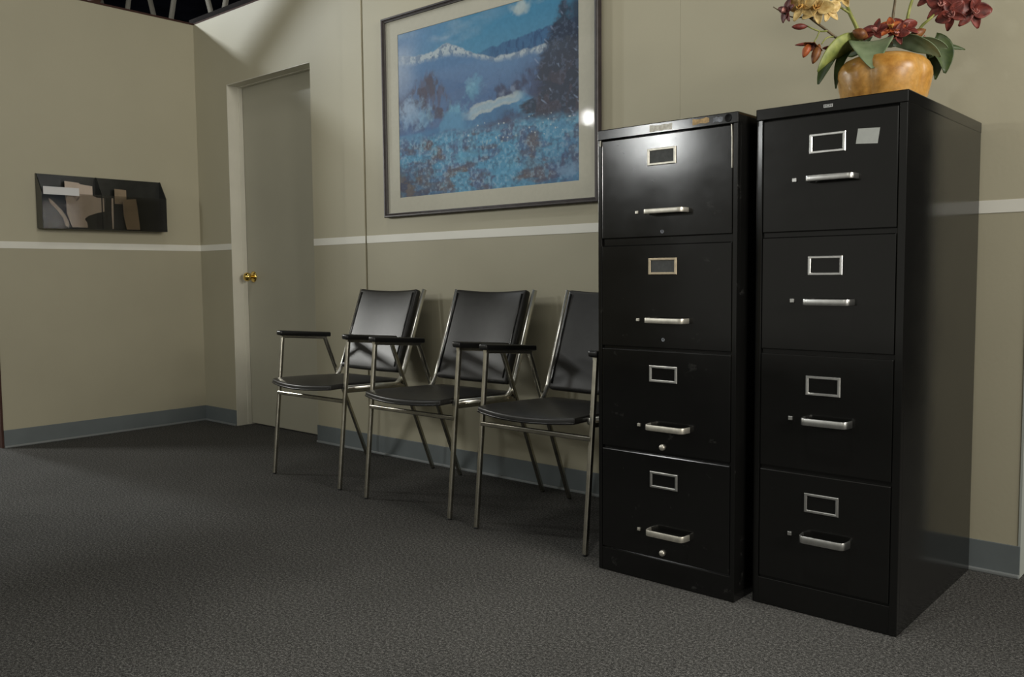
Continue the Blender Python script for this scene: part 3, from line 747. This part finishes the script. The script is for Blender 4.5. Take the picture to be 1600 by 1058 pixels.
# ------------------------------------------------------------------ vase of orchids
VX, VY, VZ = 4.241, -.34, 1.3200
fl = thing('potted_orchids', 'lobed golden ceramic vase of dark red and yellow orchids on the right cabinet', 'flower arrangement', (VX, VY, VZ))
CAM = Vector((5.09570, -2.84738, .8932)); FW = Vector((-.66037, .74750, -.07173)); RT = Vector((.74984, .66156, -.00921)); UPV = Vector((-.04057, .05987, .99738))
DD = Vector((VX-CAM.x, VY-CAM.y, 0)).normalized(); RR = Vector((DD.y, -DD.x, 0)); UP = Vector((0, 0, 1))
def W(X, Y, d=0.):
    '''a measured point of the arrangement at depth d in front of (-) or behind (+) the vase axis, relative to the vase base'''
    u = ((1160+X/3.527)-800)/1374.87; v = (Y/3.527-529.4)/1374.87
    return CAM+(FW+RT*u-UPV*v)*(2.435+d)-Vector((VX, VY, VZ))
prof = [(.068, 0), (.090, .004), (.101, .02), (.112, .045), (.119, .076), (.1235, .100), (.122, .116), (.115, .131), (.102, .144), (.086, .151), (.078, .154), (.073, .152), (.069, .145), (.066, .13)]
ph0 = math.atan2(-DD.y, -DD.x)
_ax = Vector((0, 0, 1)); _a = _ax.orthogonal().normalized(); _b = _ax.cross(_a)
def lobe(th, h):
    w = _a*math.cos(th)+_b*math.sin(th); ang = math.atan2(w.dot(RR), w.dot(-DD))     # 0 towards the viewer side, + to the right
    s = abs(math.sin((ang+math.radians(17))*2.5))
    k = min(1, h/.03)*min(1, max(0, (.158-h)/.03))
    return 1-.10*k*(1-s)**2.2
obj('vase', lathe(bmesh.new(), prof, (0, 0, 0), (0, 0, 1), 120, lobe), M['vase'], fl, True)
obj('moss', lathe(bmesh.new(), [(.066, .13), (.066, .142), (.04, .156), (.005, .160)], (0, 0, 0), (0, 0, 1), 24), M['moss'], fl, True)

def leaf(p0, pc, p1, width, side, m, fold=.25, n=14, k=8, wav=.0, bulge=.75):
    """leaf blade along a quadratic curve p0-pc-p1; side = direction of its width"""
    p0, pc, p1, side = Vector(p0), Vector(pc), Vector(p1), Vector(side).normalized()
    bm = bmesh.new(); rows = []
    for i in range(n+1):
        t = i/n; c = (1-t)**2*p0+2*t*(1-t)*pc+t*t*p1
        tg = (2*(1-t)*(pc-p0)+2*t*(p1-pc)).normalized()
        s = (side-tg*side.dot(tg)).normalized(); nn = tg.cross(s)
        w = width/2*max(.02, math.sin(PI*min(1, (t*.93+.05))**bulge))**.75
        row = []
        for j in range(-k, k+1):
            f = j/k
            row.append(bm.verts.new(c+s*w*f+nn*(fold*w*f*f+wav*w*math.sin(t*9+f*3)*abs(f))))
        rows.append(row)
    for a, b in zip(rows, rows[1:]):
        for j in range(2*k): bm.faces.new((a[j], a[j+1], b[j+1], b[j]))
    o = obj('leaf', bm, m, fl, True)
    md = o.modifiers.new('t', 'SOLIDIFY'); md.thickness = .0014; md.offset = 0
    return o
leaf(W(715, 232, -.02), W(700, 205, -.10), W(720, 378, -.130), .112, RR, M['leaf_pale'], .18, bulge=.62)
leaf(W(660, 245, -.01), W(535, 222, -.05), W(415, 398, -.06), .062, UP*.8+DD*-.6, M['leaf_lime'], .35)
leaf(W(600, 250, 0), W(500, 260, 0), W(418, 466, -.01), .060, UP*.5+RR*.6, M['leaf_dark'], .3)
leaf(W(610, 270, .0), W(520, 300, -.02), W(515, 490, -.03), .026, RR, M['leaf_dark'], .3)
leaf(W(830, 232, -.03), W(1010, 212, -.10), W(1092, 316, -.11), .046, UP*.8+DD*-.6+RR*.2, M['leaf_pale'], .3, wav=.14)
leaf(W(930, 240, 0), W(1060, 222, -.05), W(1132, 268, -.05), .036, UP*.8-DD*.6, M['leaf_pale'], .25)
leaf(W(1010, 260, .02), W(1130, 230, .02), W(1115, 405, .0), .074, RR*.9+DD*.3, M['leaf_dark'], .25, bulge=.6)
leaf(W(1020, 285, .03), W(1090, 310, .03), W(1063, 440, .03), .036, RR, M['leaf_dark'], .3)
leaf(W(1060, 262, .02), W(1140, 250, .02), W(1228, 275, .03), .016, UP, M['leaf_dark'], .3)
leaf(W(780, 232, .05), W(800, 200, .12), W(830, 260, .17), .09, RR, M['leaf_pale'], .2)
leaf(W(700, 235, .05), W(560, 210, .12), W(520, 330, .15), .08, UP+RR*.3, M['leaf_dark'], .2)

def petal(bm, c, along, nrm, L_, w, curl=.2, cup=.3, n=8, k=4, tip=1.0):
    along = Vector(along).normalized(); nrm = Vector(nrm); nrm = (nrm-along*nrm.dot(along)).normalized(); s = along.cross(nrm)
    rows = []
    for i in range(n+1):
        t = i/n; ww = w/2*max(.06, math.sin(PI*(.06+.90*t**(.85*tip))))**.8
        rows.append([bm.verts.new(c+along*L_*t+nrm*(-curl*L_*t*t+cup*ww*(j/k)**2)+s*ww*j/k) for j in range(-k, k+1)])
    for a, b in zip(rows, rows[1:]):
        for j in range(2*k): bm.faces.new((a[j], a[j+1], b[j+1], b[j]))
def blossom(c, face, up, size, m, mlip, spread=1., name='blossom', jitter=.15):
    face = Vector(face).normalized(); up = Vector(up); up = (up-face*up.dot(face)).normalized(); rt = up.cross(face)
    bm = bmesh.new(); c = Vector(c)
    for ang, ln, wd in ((0, 1., .52), (72, .98, .80), (-72, .98, .80), (142, .95, .50), (-142, .95, .50)):
        a = math.radians(ang+random.uniform(-8, 8)); dr = up*math.cos(a)+rt*math.sin(a)
        dr = (dr*spread+face*(.25+random.uniform(-jitter, jitter))).normalized()
        petal(bm, c, dr, face, size*ln*random.uniform(.92, 1.05), size*wd, random.uniform(.05, .3), .35)
    o = obj(name, bm, m, fl, True)
    md = o.modifiers.new('t', 'SOLIDIFY'); md.thickness = .0012; md.offset = 0
    bm = bmesh.new()
    petal(bm, c+face*.004, (face*.8-up*.6), up, size*.55, size*.42, -.3, .9)
    petal(bm, c+face*.004, (face*.9+up*.1+rt*.4), rt, size*.32, size*.25, .2, .6)
    petal(bm, c+face*.004, (face*.9+up*.1-rt*.4), -rt, size*.32, size*.25, .2, .6)
    l = obj('lip', bm, mlip, o, True)
    md = l.modifiers.new('t', 'SOLIDIFY'); md.thickness = .0012; md.offset = 0
    return o
def bud(p, q, w, m, name='bud'):
    p, q = Vector(p), Vector(q); L_ = (q-p).length
    prof = [(max(.0006, w/2*math.sin(PI*(.03+.94*k/10))**.8), L_*k/10) for k in range(11)]
    return obj(name, lathe(bmesh.new(), prof, p, q-p, 14), m, fl, True)
def stem(pts, r0, r1, m):
    P = [Vector(p) for p in pts]; out = []
    for i in range(len(P)-1):
        a, b, c, d_ = P[max(i-1, 0)], P[i], P[i+1], P[min(i+2, len(P)-1)]
        for k in range(6):
            t = k/6
            out.append(.5*((2*b)+(c-a)*t+(2*a-5*b+4*c-d_)*t*t+(3*b-a-3*c+d_)*t**3))
    out.append(P[-1])
    return obj('stem', rod(bmesh.new(), out, [r0+(r1-r0)*i/(len(out)-1) for i in range(len(out))], 8), m, fl, True)
F = -DD
# stems
stem([W(660, 250, 0), W(628, 150, -.01), W(592, 75, -.01), W(572, 20, 0), W(560, -60, .0)], .0062, .0042, M['stem_green'])
stem([W(595, 78, -.01), W(540, 42, -.02), W(480, 20, -.03)], .0035, .0025, M['stem_green'])
stem([W(600, 255, 0), W(548, 232, -.02), W(460, 165, -.03), W(385, 110, -.03), W(340, 70, -.03)], .0042, .0028, M['stem_brown'])
stem([W(470, 172, -.03), W(420, 172, -.035), W(358, 146, -.035)], .0026, .0018, M['stem_green'])
stem([W(425, 172, -.035), W(412, 205, -.035), W(395, 232, -.035)], .002, .0018, M['stem_green'])
stem([W(620, 215, 0), W(540, 207, -.02), W(470, 208, -.03), W(436, 245, -.03)], .0022, .0018, M['stem_green'])
stem([W(395, 100, -.03), W(350, 95, -.03), W(270, 95, -.03), W(170, 40, -.02)], .0022, .0012, M['stem_brown'])
stem([W(820, 240, .01), W(830, 90, .01), W(842, 0, .01), W(846, -90, .02)], .0040, .0032, M['stem_brown'])
stem([W(890, 240, .01), W(912, 90, .0), W(936, 0, .0), W(960, -70, .0)], .0046, .0034, M['stem_green'])
stem([W(940, 230, -.01), W(985, 150, -.02), W(1030, 108, -.03), W(1085, 60, -.03)], .0044, .0032, M['stem_green'])
stem([W(1085, 60, -.03), W(1170, 20, -.03), W(1240, 50, -.03)], .003, .002, M['stem_green'])
# blossoms
blossom(W(250, 62, -.03), F*.6-RR*.7, UP*.3-RR, .036, M['pet_red'], M['lip_pink'])
blossom(W(330, 40, -.05), F+RR*-.3-UP*.1, UP, .046, M['pet_yellow'], M['lip_gold'])
blossom(W(410, 45, -.06), F+UP*-.1, UP+RR*.4, .048, M['pet_yellow'], M['lip_gold'])
blossom(W(468, 55, -.05), F*.8+RR*.6, UP-RR*.3, .042, M['pet_yellow'], M['lip_gold'])
blossom(W(555, -10, -.02), F+UP*.2, UP+RR*.3, .036, M['pet_yellow'], M['lip_gold'])
blossom(W(375, -35, -.03), F+UP*.2, UP, .045, M['pet_red'], M['lip_gold'])
bud(W(360, 147, -.035), W(272, 150, -.035), .017, M['pet_red'])
o = blossom(W(392, 240, -.035), -UP*.8+F*.5-RR*.2, F+RR*.2, .034, M['pet_brown'], M['lip_pink'], .35)
bud(W(372, 238, -.04), W(335, 318, -.045), .021, M['pet_orange'], 'petal')
bud(W(425, 245, -.045), W(388, 352, -.05), .024, M['pet_brown'], 'petal')
bud(W(400, 240, -.03), W(290, 250, -.03), .010, M['pet_red'], 'petal')
bud(W(440, 268, -.03), W(520, 262, -.03), .012, M['pet_red'], 'petal')
blossom(W(735, 180, -.05), F*.8+UP*.5-RR*.3, UP, .038, M['pet_red'], M['lip_pink'])
blossom(W(818, 160, -.06), F*.8+UP*.4, UP, .038, M['pet_orange'], M['lip_gold'])
blossom(W(890, 158, -.05), F*.7+UP*.5+RR*.3, UP-RR*.2, .044, M['pet_red'], M['lip_pink'])
blossom(W(850, 190, -.07), F+UP*.2, UP+RR*.4, .034, M['pet_red'], M['lip_pink'])
bud(W(690, 205, -.05), W(608, 172, -.05), .030, M['pet_brown'], 'petal')
bud(W(915, 210, -.05), W(1010, 165, -.05), .026, M['pet_brown'], 'petal')
bud(W(1000, 240, -.02), W(1005, 195, -.02), .010, M['lip_pink'], 'petal')
blossom(W(1105, 30, -.04), F+RR*-.2, UP+RR*.2, .050, M['pet_red'], M['lip_pink'])
blossom(W(1150, 78, -.05), F-UP*.3, UP-RR*.6, .044, M['pet_red'], M['lip_pink'])
blossom(W(1268, 62, -.05), F+RR*.3-UP*.2, UP+RR*.2, .052, M['pet_red'], M['lip_pink'])
blossom(W(1030, -15, -.02), F-RR*.4, UP+RR*.3, .040, M['pet_red'], M['lip_pink'])
blossom(W(848, -110, .02), F+UP*.2, UP, .045, M['pet_red'], M['lip_pink'])
blossom(W(965, -90, .0), F+RR*.3, UP, .045, M['pet_yellow'], M['lip_gold'])

# ------------------------------------------------------------------ light
def area(name, loc, target, size, power, col, size_y=None):
    l = bpy.data.lights.new(name, 'AREA'); l.energy = power; l.color = col
    l.shape = 'RECTANGLE' if size_y else 'SQUARE'; l.size = size
    if size_y: l.size_y = size_y
    o = bpy.data.objects.new(name, l); COL.objects.link(o); o.location = loc
    o.rotation_euler = (Vector(target)-Vector(loc)).to_track_quat('-Z', 'Y').to_euler()
    return o
area('light_right_softbox', (7.0, -.75, 2.5), (0.5, -.6, 1.0), .9, 82, (1, .955, .87))
area('light_right_low', (7.5, -2.0, 1.6), (2, -1, .8), .6, 48, (1, .95, .86))
area('light_front', (1.0, -5.1, 2.05), (3.6, -.6, .8), .3, 25, (.98, 1, .98))
area('light_high_bay', (-1.5, -1.25, 3.3), (2.2, 0, 1.3), .18, 56, (.93, .98, 1))
area('light_hallway', (-1.6, -2.46, 1.85), (2.4, 0, 1.2), .42, 60, (1, 1, .95))
area('light_overhead', (2.2, -1.0, 3.7), (2.2, -.3, 0), .5, 9, (1, .98, .9))
area('light_overhead_mid', (2.6, -2.6, 3.8), (2.6, -2, 0), .6, 8, (1, .98, .9))
area('light_behind', (4.8, -6.5, 3.2), (3, 0, 1), 2.5, 22, (1, .98, .9))
area('light_lamp', (.14, -3.9, 2.35), (3, 0, 1.3), .13, 1.5, (1, 1, 1)).data.shape = 'DISK'
sp = bpy.data.lights.new('light_carpet_fill', 'SPOT'); sp.energy = 260; sp.spot_size = math.radians(54); sp.spot_blend = 1; sp.shadow_soft_size = .12; sp.color = (1, .99, .93)  # added spot without a known fixture, brightens the carpet
so = bpy.data.objects.new('light_carpet_fill', sp); COL.objects.link(so); so.location = (4.15, -1.75, 3.6)
w = bpy.data.worlds.new('World'); S.world = w; w.use_nodes = True
w.node_tree.nodes['Background'].inputs['Color'].default_value = (1, .97, .86, 1)
w.node_tree.nodes['Background'].inputs['Strength'].default_value = .42

# ------------------------------------------------------------------ camera
cam = bpy.data.cameras.new('Camera'); co = bpy.data.objects.new('Camera', cam); COL.objects.link(co)
cam.sensor_fit = 'HORIZONTAL'; cam.sensor_width = 36; cam.lens = 36*1374.87/1600; cam.clip_start = .05; cam.clip_end = 100
Cp = Vector((5.09570, -2.84738, .8932))
fw = Vector((-.66037, .74750, -.07173)).normalized(); rt = Vector((.74984, .66156, -.00921)); rt = (rt-fw*rt.dot(fw)).normalized(); up = rt.cross(fw)
co.matrix_world = Matrix(((rt.x, up.x, -fw.x, Cp.x), (rt.y, up.y, -fw.y, Cp.y), (rt.z, up.z, -fw.z, Cp.z), (0, 0, 0, 1)))
S.camera = co
vs = S.view_settings
S.display_settings.display_device = 'sRGB'
vs.view_transform = 'Standard'; vs.look = 'None'; vs.gamma = 1; vs.use_curve_mapping = False; vs.exposure = 0
